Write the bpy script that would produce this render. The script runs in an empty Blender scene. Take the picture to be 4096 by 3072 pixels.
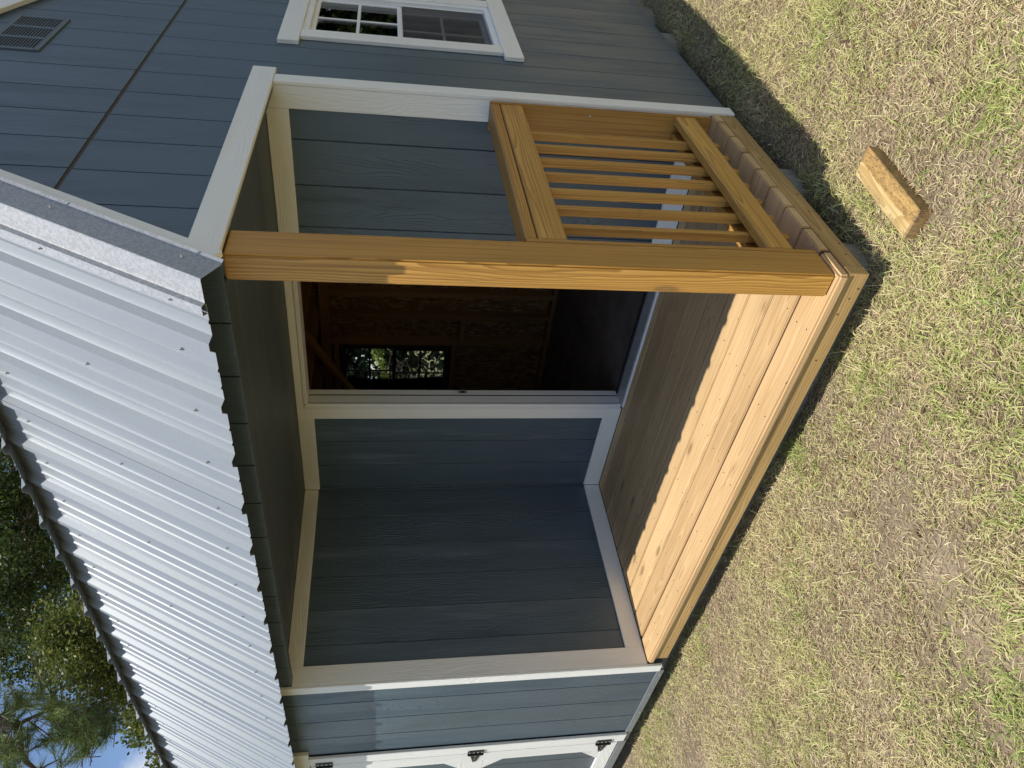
import bpy, bmesh, math, random
import numpy as np
from mathutils import Matrix, Vector
random.seed(7); rng = np.random.default_rng(11)
R = math.radians
scn = bpy.context.scene

# ------------------------------------------------------------------ camera
CAM = Vector((1.1794, -1.8227, 1.6632))
CR = Vector((0.120074, -0.124463, -0.984932))      # image right (the photo is turned on its side)
CD = Vector((-0.740597, -0.671928, -0.005377))     # image down
CF = Vector((-0.661134, 0.730084, -0.172858))      # view direction
cam = bpy.data.cameras.new('camera'); camo = bpy.data.objects.new('camera', cam)
scn.collection.objects.link(camo)
cam.sensor_fit = 'HORIZONTAL'; cam.sensor_width = 36.0
cam.lens = 36.0 * 2930.25 / 4096
cam.clip_start = 0.02; cam.clip_end = 2000
M = Matrix.Identity(4)
for i, v in enumerate((CR, -CD, -CF)):
    for j in range(3): M[j][i] = v[j]
M.translation = CAM
camo.matrix_world = M
scn.camera = camo
F_PX = 2930.25
def along(px, py, dist):
    """world point at a true distance from the viewpoint (used to stand trees where they grow)"""
    d = (CR * ((px - 2048) / F_PX) + CD * ((py - 1536) / F_PX) + CF).normalized()
    return CAM + d * dist

# ------------------------------------------------------------------ sky and sun
SUN_TO = Vector((-0.040, -0.366, 1.0)).normalized()
world = bpy.data.worlds.new('World'); scn.world = world; world.use_nodes = True
wn, wl = world.node_tree.nodes, world.node_tree.links
wn.clear()
sky = wn.new('ShaderNodeTexSky'); sky.sky_type = 'NISHITA'; sky.sun_disc = False
sky.sun_elevation = math.asin(SUN_TO.z); sky.sun_rotation = math.atan2(SUN_TO.x, SUN_TO.y)
sky.air_density = 1.0; sky.dust_density = 0.1; sky.ozone_density = 2.2; sky.altitude = 1800
tc = wn.new('ShaderNodeTexCoord')
mp = wn.new('ShaderNodeMapping'); mp.inputs['Scale'].default_value = (2.2, 2.2, 5.0); mp.inputs['Location'].default_value = (2.22, 4.56, 0.15)
ns = wn.new('ShaderNodeTexNoise'); ns.inputs['Scale'].default_value = 1.7; ns.inputs['Detail'].default_value = 9; ns.inputs['Roughness'].default_value = .58
rp = wn.new('ShaderNodeValToRGB'); rp.color_ramp.elements[0].position = .48; rp.color_ramp.elements[1].position = .70
mixc = wn.new('ShaderNodeMixRGB'); mixc.inputs[2].default_value = (7.0, 6.9, 6.8, 1)
bg = wn.new('ShaderNodeBackground'); bg.inputs['Strength'].default_value = 0.125
out = wn.new('ShaderNodeOutputWorld')
wl.new(tc.outputs['Generated'], mp.inputs[0]); wl.new(mp.outputs[0], ns.inputs['Vector']); wl.new(ns.outputs['Fac'], rp.inputs[0])
wl.new(rp.outputs[0], mixc.inputs[0]); wl.new(sky.outputs[0], mixc.inputs[1]); wl.new(mixc.outputs[0], bg.inputs[0]); wl.new(bg.outputs[0], out.inputs[0])
sun = bpy.data.lights.new('sun', 'SUN'); sun.energy = 4.5; sun.angle = R(0.53); sun.color = (1.0, .955, .87)
suno = bpy.data.objects.new('sun', sun); scn.collection.objects.link(suno)
suno.rotation_euler = SUN_TO.to_track_quat('Z', 'Y').to_euler(); suno.location = (0, -3, 9)
vs = scn.view_settings
vs.view_transform = 'Standard'; vs.look = 'None'; vs.gamma = 1.0; vs.use_curve_mapping = False; scn.cycles.max_bounces = 7; scn.cycles.diffuse_bounces = 4; scn.cycles.glossy_bounces = 3; scn.cycles.transmission_bounces = 4; scn.cycles.transparent_max_bounces = 8; scn.cycles.caustics_reflective = False; scn.cycles.caustics_refractive = False; vs.exposure = 0.27

# ------------------------------------------------------------------ helpers
WM = {}
def reg(o, parent=None, mat=None):
    scn.collection.objects.link(o)
    mat = mat or Matrix.Identity(4)
    WM[o.name] = mat
    if parent is not None:
        o.parent = parent
        o.matrix_parent_inverse = WM[parent.name].inverted()
    o.matrix_basis = mat
    return o
def tag(o, label=None, cat=None, group=None, kind=None):
    if label: o['label'] = label
    if cat: o['category'] = cat
    if group: o['group'] = group
    if kind: o['kind'] = kind
    return o
def empty(name, parent=None, loc=(0, 0, 0)):
    return reg(bpy.data.objects.new(name, None), parent, Matrix.Translation(loc))
AX = {'x': Vector((1, 0, 0)), 'y': Vector((0, 1, 0)), 'z': Vector((0, 0, 1))}
def frame(ea, eb, origin):
    ea, eb = Vector(ea).normalized(), Vector(eb).normalized(); ec = ea.cross(eb).normalized(); eb = ec.cross(ea)
    m = Matrix.Identity(4)
    for i, v in enumerate((ea, eb, ec)):
        for j in range(3): m[j][i] = v[j]
    m.translation = Vector(origin)
    return m
def from_bm(name, bm, mat, parent, m, smooth=False):
    me = bpy.data.meshes.new(name); bmesh.ops.recalc_face_normals(bm, faces=bm.faces[:]); bm.to_mesh(me); bm.free()
    if mat: me.materials.append(mat)
    if smooth:
        me.polygons.foreach_set('use_smooth', [True] * len(me.polygons))
    return reg(bpy.data.objects.new(name, me), parent, m)
def prism(name, pts, t0, t1, m, mat, parent, bev=0.0, smooth=False, seg=1):
    """polygon pts in local (x, y) extruded along local z from t0 to t1; local x is the grain"""
    bm = bmesh.new()
    lo = [bm.verts.new((a, b, t0)) for a, b in pts]; hi = [bm.verts.new((a, b, t1)) for a, b in pts]
    n = len(pts)
    bm.faces.new(lo[::-1]); bm.faces.new(hi)
    for i in range(n): bm.faces.new((lo[i], lo[(i + 1) % n], hi[(i + 1) % n], hi[i]))
    if bev: bmesh.ops.bevel(bm, geom=bm.edges[:], offset=bev, segments=seg, affect='EDGES', clamp_overlap=True)
    return from_bm(name, bm, mat, parent, m, smooth)
def box(name, lo, hi, mat, parent, grain=None, bev=.0025, seg=1):
    lo, hi = Vector(lo), Vector(hi); s = hi - lo; c = (lo + hi) / 2
    ax = sorted('xyz', key=lambda a: -s['xyz'.index(a)])
    g = grain or ax[0]; rest = [a for a in ax if a != g]
    m = frame(AX[g], AX[rest[0]], c)
    L, W, T = [s['xyz'.index(a)] / 2 for a in (g, rest[0], rest[1])]
    return prism(name, [(-L, -W), (L, -W), (L, W), (-L, W)], -T, T, m, mat, parent, min(bev, .45 * min(L, W, T)), False, seg)
def mesh_np(name, verts, quads, mat, parent=None, cols=None, m=None, tris=None):
    me = bpy.data.meshes.new(name)
    nv = len(verts); fq = 0 if quads is None else len(quads); ft = 0 if tris is None else len(tris)
    me.vertices.add(nv); me.vertices.foreach_set('co', np.asarray(verts, np.float32).ravel())
    loops = []; starts = []; tot = 0
    if fq: loops.append(np.asarray(quads, np.int32).ravel()); starts.append(np.arange(fq) * 4); tot = fq * 4
    if ft: loops.append(np.asarray(tris, np.int32).ravel()); starts.append(tot + np.arange(ft) * 3)
    loops = np.concatenate(loops); starts = np.concatenate(starts).astype(np.int32)
    me.loops.add(len(loops)); me.loops.foreach_set('vertex_index', loops)
    me.polygons.add(fq + ft); me.polygons.foreach_set('loop_start', starts)
    me.update(calc_edges=True); me.shade_flat()
    if cols is not None:
        at = me.color_attributes.new('tint', 'FLOAT_COLOR', 'POINT')
        c4 = np.ones((nv, 4), np.float32); c4[:, :3] = cols
        at.data.foreach_set('color', c4.ravel())
    if mat: me.materials.append(mat)
    return reg(bpy.data.objects.new(name, me), parent, m)
def tube_bm(bm, pts, rads, n=7):
    rings = []
    pts = [Vector(p) for p in pts]
    for i, p in enumerate(pts):
        d = (pts[min(i + 1, len(pts) - 1)] - pts[max(i - 1, 0)]).normalized()
        u = d.orthogonal().normalized() if i == 0 else (u - d * u.dot(d)).normalized()
        w = d.cross(u)
        rings.append([bm.verts.new(p + (u * math.cos(6.2832 * k / n) + w * math.sin(6.2832 * k / n)) * rads[i]) for k in range(n)])
    for a, b in zip(rings, rings[1:]):
        for k in range(n): bm.faces.new((a[k], a[(k + 1) % n], b[(k + 1) % n], b[k]))
    bm.faces.new(rings[0][::-1]); bm.faces.new(rings[-1])

# ------------------------------------------------------------------ materials
class NT:
    def __init__(s, name):
        s.m = bpy.data.materials.new(name); s.m.use_nodes = True
        s.n, s.l = s.m.node_tree.nodes, s.m.node_tree.links
        s.b = s.n['Principled BSDF']
    def add(s, t, **kw):
        x = s.n.new(t)
        for k, v in kw.items():
            if k in x.inputs: x.inputs[k].default_value = v
            else: setattr(x, k, v)
        return x
    def link(s, a, b): s.l.new(a, b)
    def math(s, op, a, b=None, c=None):
        x = s.n.new('ShaderNodeMath'); x.operation = op
        for i, v in enumerate((a, b, c)):
            if v is None: continue
            if isinstance(v, (int, float)): x.inputs[i].default_value = v
            else: s.l.new(v, x.inputs[i])
        return x.outputs[0]
    def ramp(s, fac, stops):
        x = s.n.new('ShaderNodeValToRGB'); e = x.color_ramp.elements
        while len(e) < len(stops): e.new(.5)
        for i, (p, c) in enumerate(stops):
            e[i].position = p; e[i].color = (*c, 1) if len(c) == 3 else c
        s.l.new(fac, x.inputs[0]); return x.outputs[0]
    def mix(s, fac, a, b, mode='MIX'):
        x = s.n.new('ShaderNodeMixRGB'); x.blend_type = mode
        for i, v in enumerate((fac, a, b)):
            if isinstance(v, (int, float)): x.inputs[i].default_value = v
            elif isinstance(v, tuple): x.inputs[i].default_value = (*v, 1)
            else: s.l.new(v, x.inputs[i])
        return x.outputs[0]
    def coords(s, rand=(7.3, 3.1, 2.3), scale=(1, 1, 1)):
        t = s.n.new('ShaderNodeTexCoord'); oi = s.n.new('ShaderNodeObjectInfo')
        mu = s.n.new('ShaderNodeVectorMath'); mu.operation = 'SCALE'; mu.inputs[0].default_value = rand
        s.l.new(oi.outputs['Random'], mu.inputs['Scale'])
        ad = s.n.new('ShaderNodeVectorMath'); s.l.new(t.outputs['Object'], ad.inputs[0]); s.l.new(mu.outputs[0], ad.inputs[1])
        s.obj = t.outputs['Object']; s.rnd = oi.outputs['Random']
        return s.scaled(ad.outputs[0], scale)
    def scaled(s, v, sc):
        x = s.n.new('ShaderNodeVectorMath'); x.operation = 'MULTIPLY'; s.l.new(v, x.inputs[0]); x.inputs[1].default_value = sc
        return x.outputs[0]
    def noise(s, v, scale, detail=3, rough=.5, dist=0):
        x = s.add('ShaderNodeTexNoise', Scale=scale, Detail=detail, Roughness=rough, Distortion=dist); s.l.new(v, x.inputs['Vector']); return x.outputs['Fac']
    def bump(s, h, strength, dist):
        x = s.add('ShaderNodeBump', Strength=strength, Distance=dist); s.l.new(h, x.inputs['Height']); s.l.new(x.outputs[0], s.b.inputs['Normal']); return x
    def sep(s, v):
        x = s.n.new('ShaderNodeSeparateXYZ'); s.l.new(v, x.inputs[0]); return x.outputs
    def comb(s, x, y, z):
        c = s.n.new('ShaderNodeCombineXYZ')
        for i, v in enumerate((x, y, z)):
            if isinstance(v, (int, float)): c.inputs[i].default_value = v
            else: s.l.new(v, c.inputs[i])
        return c.outputs[0]
    def rings(s, v, freq, warp, off=(0.05, 0.03)):
        """growth rings about an axis near the board: straight and cathedral grain along x"""
        w = s.noise(s.scaled(v, (.8, 3, 3)), 1.6, 2, .5)
        w2 = s.noise(s.scaled(v, (3.0, 14, 14)), 1.5, 2, .5)
        p = s.sep(v)
        q = s.sep(s.obj)
        ry = s.math('ADD', q[1], s.math('MULTIPLY', s.math('SUBTRACT', s.rnd, .5), .16))
        rz = s.math('ADD', q[2], s.math('ADD', .02, s.math('MULTIPLY', s.math('FRACT', s.math('MULTIPLY', s.rnd, 17.3)), .06)))
        d = s.math('SQRT', s.math('ADD', s.math('MULTIPLY', ry, ry), s.math('MULTIPLY', rz, rz)))
        d = s.math('ADD', d, s.math('MULTIPLY', s.math('SUBTRACT', w, .5), warp))
        d = s.math('ADD', d, s.math('MULTIPLY', s.math('SUBTRACT', w2, .5), warp * .12))
        return s.math('FRACT', s.math('MULTIPLY', d, freq))

def wood(name, light, mid, dark, knot=(.17, .09, .035), freq=150, warp=.09, rough=.62, knots=.55, weather=None, grain=.5, nails=False):
    t = NT(name); v = t.coords()
    r = t.rings(v, freq, warp)
    col = t.ramp(r, [(0, light), (.55, mid), (.86, tuple(a * (1 - grain) + b * grain for a, b in zip(mid, dark))), (.97, tuple(a * (1 - grain) + b * grain for a, b in zip(mid, dark))), (1, light)])
    fine = t.noise(t.scaled(v, (2.5, 220, 220)), 1.0, 3, .6)
    streak = t.noise(t.scaled(v, (1.1, 150, 150)), 1.0, 2, .55)
    col = t.mix(t.math('MULTIPLY', t.ramp(streak, [(.50, (0,) * 3), (.60, (1,) * 3)]), grain * .75), col, dark)
    col = t.mix(.28, col, t.ramp(fine, [(.3, tuple(x * .72 for x in mid)), (.7, tuple(min(1, x * 1.18) for x in light))]), 'MIX')
    tone = t.noise(t.scaled(v, (1.2, 6, 6)), 1.0, 2, .5)
    col = t.mix(.5, col, t.ramp(tone, [(.3, (.70, .66, .60)), (.7, (1.12, 1.10, 1.08))]), 'MULTIPLY')
    per = t.ramp(t.math('FRACT', t.math('MULTIPLY', t.rnd, 31.7)), [(0, (.80, .74, .68)), (.5, (1.0, .95, .90)), (1, (1.14, 1.15, 1.15))])
    col = t.mix(.75, col, per, 'MULTIPLY')
    if knots:
        vo = t.add('ShaderNodeTexVoronoi', Scale=1.0); t.link(t.scaled(v, (2.6, 8, 8)), vo.inputs['Vector'])
        on = t.math('GREATER_THAN', t.sep(vo.outputs['Color'])[0], 1 - knots)
        k = t.ramp(vo.outputs['Distance'], [(0, (.75,) * 3), (.07, (1,) * 3), (.10, (.8,) * 3), (.13, (.25,) * 3), (.22, (0,) * 3)])
        col = t.mix(t.math('MULTIPLY', k, t.math('MULTIPLY', on, .7)), col, knot)
    if weather:
        wn_ = t.noise(t.scaled(v, (3, 9, 9)), 1.0, 5, .65)
        col = t.mix(t.math('MULTIPLY', t.ramp(wn_, [(.5, (0,) * 3), (.66, (1,) * 3)]), weather[1]), col, weather[0])
    sp = t.add('ShaderNodeTexVoronoi', Scale=1.0); t.link(t.scaled(v, (7, 22, 22)), sp.inputs['Vector'])
    dots = t.math('MULTIPLY', t.math('LESS_THAN', sp.outputs['Distance'], .055), t.math('GREATER_THAN', t.sep(sp.outputs['Color'])[1], .72))
    col = t.mix(t.math('MULTIPLY', dots, .8), col, (.06, .04, .025))
    t.link(col, t.b.inputs['Base Color']); t.b.inputs['Roughness'].default_value = rough
    t.bump(t.math('ADD', t.math('MULTIPLY', r, .5), fine), .25, .0012)
    return t.m

def paint(name, col, rough=.5, emb=1.0, dirt=.1, lines=110):
    """painted engineered siding with an embossed cedar grain along x"""
    t = NT(name); v = t.coords((9.1, 4.7, 5.3))
    r = t.rings(v, lines, .16)
    ridge = t.ramp(r, [(0, (1,) * 3), (.12, (.2,) * 3), (.5, (.45,) * 3), (1, (1,) * 3)])
    fine = t.noise(t.scaled(v, (6, 130, 130)), 1.0, 3, .6)
    saw = t.noise(t.scaled(v, (95, 13, 13)), 1.0, 2, .55)
    sel = t.ramp(t.noise(t.scaled(v, (1.6, 7, 7)), 1.0, 2), [(.42, (0,) * 3), (.6, (1,) * 3)])
    sel2 = t.ramp(t.noise(t.scaled(v, (2.2, 9, 9)), 1.3, 2), [(.45, (0,) * 3), (.6, (1,) * 3)])
    h = t.math('ADD', t.math('MULTIPLY', ridge, t.math('ADD', .25, sel)), t.math('MULTIPLY', fine, .8))
    h = t.math('ADD', h, t.math('MULTIPLY', saw, t.math('MULTIPLY', sel2, .5)))
    t.bump(h, min(1, .6 * emb), .0026)
    d = t.noise(t.scaled(v, (1.5, 3, 3)), 1.0, 4, .6)
    c = t.mix(1.0, col, t.ramp(d, [(.3, (1 - dirt,) * 3), (.7, (1 + dirt * .4,) * 3)]), 'MULTIPLY')
    t.link(c, t.b.inputs['Base Color']); t.b.inputs['Roughness'].default_value = rough
    t.b.inputs['Specular IOR Level'].default_value = .6
    return t.m

def plain(name, col, rough=.5, metal=0., var=.08, scale=12., bump=0.):
    t = NT(name); v = t.coords()
    n = t.noise(v, scale, 4, .6)
    t.link(t.mix(1.0, col, t.ramp(n, [(.3, (1 - var,) * 3), (.7, (1 + var * .5,) * 3)]), 'MULTIPLY'), t.b.inputs['Base Color'])
    t.b.inputs['Roughness'].default_value = rough; t.b.inputs['Metallic'].default_value = metal
    if bump: t.bump(t.noise(v, scale * 6, 4, .6), bump, .002)
    return t.m

def galv(name, col, rough, metal, spangle):
    t = NT(name); v = t.coords((3, 2, 1))
    n = t.noise(t.scaled(v, (1, .12, 1)), 9, 2); f = t.noise(v, 260, 2, .6)
    vo = t.add('ShaderNodeTexVoronoi', Scale=150.0); t.link(v, vo.inputs['Vector'])
    c = t.mix(1.0, col, t.ramp(n, [(.3, (.93, .94, .96)), (.7, (1.03, 1.03, 1.02))]), 'MULTIPLY')
    c = t.mix(spangle, c, t.ramp(t.sep(vo.outputs['Color'])[0], [(.2, (.55, .57, .60)), (.8, (1.0, 1.0, 1.0))]), 'MULTIPLY')
    t.link(c, t.b.inputs['Base Color']); t.b.inputs['Metallic'].default_value = metal
    t.link(t.math('ADD', rough, t.math('MULTIPLY', t.math('SUBTRACT', f, .5), .15)), t.b.inputs['Roughness'])
    t.bump(f, .05, .0005)
    return t.m

def tinted(name, rough=.6, trans=.25, spec=.3):
    t = NT(name); a = t.n.new('ShaderNodeVertexColor'); a.layer_name = 'tint'
    t.link(a.outputs['Color'], t.b.inputs['Base Color']); t.b.inputs['Roughness'].default_value = rough
    t.b.inputs['Specular IOR Level'].default_value = spec
    if trans:
        tr = t.n.new('ShaderNodeBsdfTranslucent'); t.link(a.outputs['Color'], tr.inputs['Color'])
        mx = t.n.new('ShaderNodeMixShader'); mx.inputs[0].default_value = trans
        t.link(t.b.outputs[0], mx.inputs[1]); t.link(tr.outputs[0], mx.inputs[2]); t.link(mx.outputs[0], t.n['Material Output'].inputs[0])
    return t.m

BLUE = paint('slate_blue_paint', (.066, .099, .130), .40, 1.3)
WHITE = paint('white_paint', (.78, .78, .75), .5, .85, .05, 110)
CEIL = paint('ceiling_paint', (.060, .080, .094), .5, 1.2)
DECK = wood('deck_pine', (.66, .485, .275), (.58, .40, .205), (.37, .22, .085), knots=.6, freq=210, warp=.045, grain=.6)
TONGUE = wood('board_tongue', (.085, .038, .013), (.07, .03, .01), (.04, .016, .005), knots=0)
RIM = wood('treated_rim', (.54, .38, .165), (.46, .305, .12), (.26, .15, .045), knots=.4, freq=110, grain=.7)
GOLD = wood('golden_pine', (.58, .335, .085), (.49, .262, .052), (.22, .095, .014), knots=.3, freq=230, warp=.035, rough=.5, grain=.85)
OFFCUT = wood('weathered_offcut', (.66, .52, .26), (.56, .42, .18), (.36, .24, .09), knots=.0, freq=110, grain=.8)
def offcut_stain(m):
    nt = m.node_tree; t = NT.__new__(NT); t.m = m; t.n, t.l = nt.nodes, nt.links; t.b = nt.nodes['Principled BSDF']
    src = t.b.inputs['Base Color'].links[0].from_socket
    tcx = t.n.new('ShaderNodeTexCoord'); v = tcx.outputs['Object']; p = t.sep(v)
    n1 = t.noise(v, 22, 5, .7); n2 = t.noise(v, 140, 4, .7); n3 = t.noise(t.scaled(v, (1, 3, 1)), 30, 4, .7)
    edge = t.math('ADD', t.math('MULTIPLY', p[1], 30), t.math('MULTIPLY', t.math('SUBTRACT', n1, .5), .9))
    c = t.mix(t.ramp(edge, [(.0, (.8,) * 3), (.12, (0,) * 3)]), src, t.ramp(n3, [(.35, (.20, .115, .04)), (.6, (.46, .28, .09))]))
    c = t.mix(t.math('MULTIPLY', t.ramp(edge, [(.0, (1,) * 3), (.2, (0,) * 3)]), t.ramp(n2, [(.56, (0,) * 3), (.64, (.85,) * 3)])), c, (.05, .03, .018))
    rim = t.math('MULTIPLY', t.ramp(t.math('ADD', p[1], t.math('MULTIPLY', t.math('SUBTRACT', n1, .5), .02)), [(.030, (0,) * 3), (.036, (1,) * 3), (.042, (1,) * 3), (.047, (0,) * 3)]), t.ramp(n2, [(.48, (0,) * 3), (.58, (.7,) * 3)]))
    c = t.mix(rim, c, (.14, .13, .12))
    end = t.math('LESS_THAN', p[0], -.1835)
    c = t.mix(t.math('MULTIPLY', end, .8), c, t.ramp(n3, [(.35, (.09, .055, .025)), (.6, (.28, .17, .07))]))
    t.link(c, t.b.inputs['Base Color'])
offcut_stain(OFFCUT)
STUD = wood('stud_pine', (.36, .20, .085), (.29, .15, .055), (.15, .07, .02), knots=.3)
SKID = plain('weathered_skid', (.24, .22, .165), .85, 0, .3, 9, .5)
ROOF = galv('roof_steel', (.32, .345, .365), .38, .38, .08)
FLASH = galv('flashing_steel', (.38, .39, .41), .42, .2, .5)
SCREWM = plain('screw_steel', (.50, .50, .50), .4, .4)
SEAMM = plain('z_flashing', (.055, .045, .035), .7)
VINYL = plain('white_vinyl', (.80, .81, .82), .35, 0, .03)
VINYL_SHADE = plain('vinyl_shade_tint', (.035, .032, .03), .5)  # rear window's white vinyl, with the indoor shade put into its colour
JAMB = plain('jamb_white', (.70, .70, .70), .4, 0, .04)
BLACK = plain('black_hinge', (.012, .012, .013), .45, .2)
RUBBER = plain('weatherstrip', (.015, .016, .02), .6)
ALU = plain('threshold_aluminium', (.55, .56, .56), .35, .4, .15, 20)
VENT = paint('vent_paint', (.085, .115, .135), .5, .1)
STRIP = plain('bottom_strip', (.23, .25, .26), .5, .3, .15)
FLOOR = plain('floor_ply', (.165, .13, .11), .55, 0, .35, 6, .2)
def osb():
    t = NT('osb'); v = t.coords()
    w = t.add('ShaderNodeTexNoise', Scale=5.0); t.link(v, w.inputs['Vector'])
    vv = t.mix(.02, v, w.outputs['Color'])
    vo = t.add('ShaderNodeTexVoronoi', Scale=26.0); t.link(t.scaled(vv, (.9, 2.4, 1)), vo.inputs['Vector'])
    c = t.ramp(t.sep(vo.outputs['Color'])[0], [(0, (.12, .055, .02)), (.45, (.21, .11, .04)), (.8, (.29, .17, .065)), (1, (.38, .25, .11))])
    t.link(c, t.b.inputs['Base Color']); t.b.inputs['Roughness'].default_value = .7; return t.m
OSB = osb()
def glass():
    t = NT('window_glass'); tr = t.n.new('ShaderNodeBsdfTransparent'); gl = t.n.new('ShaderNodeBsdfGlossy'); gl.inputs['Roughness'].default_value = .01
    fr = t.n.new('ShaderNodeFresnel'); fr.inputs[0].default_value = 1.5
    tr.inputs[0].default_value = (.90, .93, .92, 1)
    mx = t.n.new('ShaderNodeMixShader'); t.link(fr.outputs[0], mx.inputs[0]); t.link(tr.outputs[0], mx.inputs[1]); t.link(gl.outputs[0], mx.inputs[2])
    t.link(mx.outputs[0], t.n['Material Output'].inputs[0]); return t.m
GLASS = glass()
def screenm():
    t = NT('insect_screen'); tr = t.n.new('ShaderNodeBsdfTransparent'); df = t.n.new('ShaderNodeBsdfDiffuse'); df.inputs[0].default_value = (.10, .10, .10, 1)
    mx = t.n.new('ShaderNodeMixShader'); mx.inputs[0].default_value = .42
    t.link(tr.outputs[0], mx.inputs[1]); t.link(df.outputs[0], mx.inputs[2]); t.link(mx.outputs[0], t.n['Material Output'].inputs[0]); return t.m
SCREEN = screenm()
LEAF = tinted('leaf', .45, .35, .4); BLADE = tinted('grass_blade', .6, .25, .25); NEEDLE = tinted('pine_needle', .5, .2, .3)
def barkm():
    t = NT('bark'); v = t.coords()
    n = t.noise(t.scaled(v, (14, 14, 3)), 1.5, 6, .7)
    t.link(t.ramp(n, [(.3, (.045, .03, .02)), (.7, (.15, .11, .085))]), t.b.inputs['Base Color']); t.b.inputs['Roughness'].default_value = .9
    t.bump(n, .8, .02); return t.m
BARK = barkm()
TWIG = plain('dry_twig', (.20, .155, .115), .8)
def soil():
    t = NT('soil'); tcx = t.n.new('ShaderNodeTexCoord'); v = tcx.outputs['Object']
    a = t.noise(v, 2.2, 6, .65); b = t.noise(v, 45, 5, .7); c = t.noise(t.scaled(v, (1, 1, 1)), 160, 3, .7)
    col = t.ramp(a, [(.32, (.17, .13, .085)), (.5, (.28, .22, .155)), (.68, (.40, .32, .235))])
    col = t.mix(.6, col, t.ramp(b, [(.32, (.55, .52, .48)), (.6, (1.15, 1.12, 1.05))]), 'MULTIPLY')
    col = t.mix(.6, col, t.ramp(c, [(.35, (.5, .48, .45)), (.62, (1.2, 1.18, 1.1))]), 'MULTIPLY')
    p = t.sep(v); dist = t.math('SQRT', t.math('ADD', t.math('MULTIPLY', p[0], p[0]), t.math('MULTIPLY', p[1], p[1])))
    col = t.mix(t.ramp(t.math('DIVIDE', dist, 14), [(.35, (0,) * 3), (.8, (.85,) * 3)]), col, t.ramp(b, [(.35, (.13, .15, .05)), (.65, (.24, .23, .10))]))
    t.link(col, t.b.inputs['Base Color']); t.b.inputs['Roughness'].default_value = .95
    t.bump(t.math('ADD', b, t.math('MULTIPLY', c, .5)), .9, .012); return t.m
SOIL = soil()

# ------------------------------------------------------------------ ground
gm = mesh_np('ground', [(-220, -220, 0), (220, -220, 0), (220, 220, 0), (-220, 220, 0)], [(0, 1, 2, 3)], SOIL)
tag(gm, kind='structure')

# ------------------------------------------------------------------ the shed: measurements
GV = .212                     # siding board pitch
RB0, RBP = -.187, .2415       # first roof rib and rib pitch
XE = -5.95                    # far end of the building
DZ = .2175                    # deck top
YB, XL = 1.283, -2.55         # porch back wall (trim face), porch side wall (trim face)
YW = 3.24                     # building depth
YM = 1.62
LS, US = 1.71, .33            # lower and upper roof slopes
def roof_z(y):
    if y > YM: y = 2 * YM - y
    return min(2.129 + LS * (y + .156), 3.113 + US * (y - .352))

shed = empty('garden_shed', None, (-2.9, 1.6, 0))
tag(shed, 'slate blue garden shed with white trim, metal barn roof and recessed corner porch', 'shed')

# --- foundation skids
for a, b in ((.115, .27), (.66, .85), (2.38, 2.59), (2.9, 3.12)):
    prism('skid', [(XE + .1, a), (-.075, a), (-.03, a + .06), (-.03, b), (XE + .1, b)], -.02, .1055, frame((1, 0, 0), (0, 1, 0), (0, 0, 0)), SKID, shed, .004)

# --- gable wall (x = 0): backing and single siding boards
def zfront(y): return roof_z(y) - .045
def gable_profile(y0, y1, zlo, zhi=None):
    """polygon (z, y) under the roof line between y0 and y1"""
    ks = [k for k in (.387, YM, 2 * YM - .387) if y0 < k < y1]
    top = [(zfront(k) if zhi is None else min(zhi, zfront(k)), k) for k in [y1] + ks[::-1] + [y0]]
    return [(zlo, y0), (zlo, y1)] + top
FG = frame((0, 0, 1), (0, 1, 0), (0, 0, 0))       # local x = z, y = y, z = -x
gable = prism('gable_wall', gable_profile(1.30, YW - .02, .12), .0065, .05, FG, BLUE, shed)
seam = 2.632
WY0, WY1, WZ0, WZ1 = 1.945, 2.605, 1.099, 2.052     # gable window opening
g0 = 1.195 + .3358
def gable_boards(parent, ylo, yhi, zlo, zhi, t0, t1):
    k = math.floor((ylo - g0) / GV) - 1
    while True:
        a, b = g0 + k * GV + .003, g0 + (k + 1) * GV - .003
        k += 1
        if b < ylo: continue
        if a > yhi: break
        a, b = max(a, ylo), min(b, yhi)
        if b - a < .01: continue
        if zhi is None and zfront((a + b) / 2) < zlo + .02: continue
        pts = gable_profile(a, b, zlo, zhi)
        if zhi is None and (zfront(a) < zlo or zfront(b) < zlo):
            lo_y = -.156 + (zlo + .045 - 2.129) / LS
            pts = [(zlo, lo_y), (zlo, b), (zfront(b), b)] if zfront(a) < zlo else [(zlo, a), (zlo, 2 * YM - lo_y), (zfront(a), a)]
        if zhi is not None and zlo < 1.0 and b > WY0 and a < WY1:
            if a >= WY0 and b <= WY1:
                prism('siding_board', [(zlo, a), (zlo, b), (WZ0, b), (WZ0, a)], t0, t1, FG, BLUE, parent, .0012)
                pts = [(WZ1, a), (WZ1, b), (zhi, b), (zhi, a)]
            elif a < WY0:
                pts = [(zlo, a), (zlo, b), (WZ0, b), (WZ0, WY0), (WZ1, WY0), (WZ1, b), (zhi, b), (zhi, a)]
            else:
                pts = [(zlo, a), (zlo, b), (zhi, b), (zhi, a), (WZ1, a), (WZ1, WY1), (WZ0, WY1), (WZ0, a)]
        prism('siding_board', pts, t0, t1, FG, BLUE, parent, .0012)
gable_boards(gable, 1.302, YW, .112, seam - .007, .0, .012)
gable_boards(gable, .0, YW, seam + .004, None, -.003, .012)
gableh = prism('gable_header_wall', gable_profile(.03, 1.30, 2.16), .0065, .05, FG, BLUE, shed)
gable_boards(gableh, .0, 1.302, 2.17, seam - .007, .0, .012)
box('seam_flashing', (-.006, .185, seam - .012), (-.002, YW - .185, seam + .008), SEAMM, gable, 'y', .0005)
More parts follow.
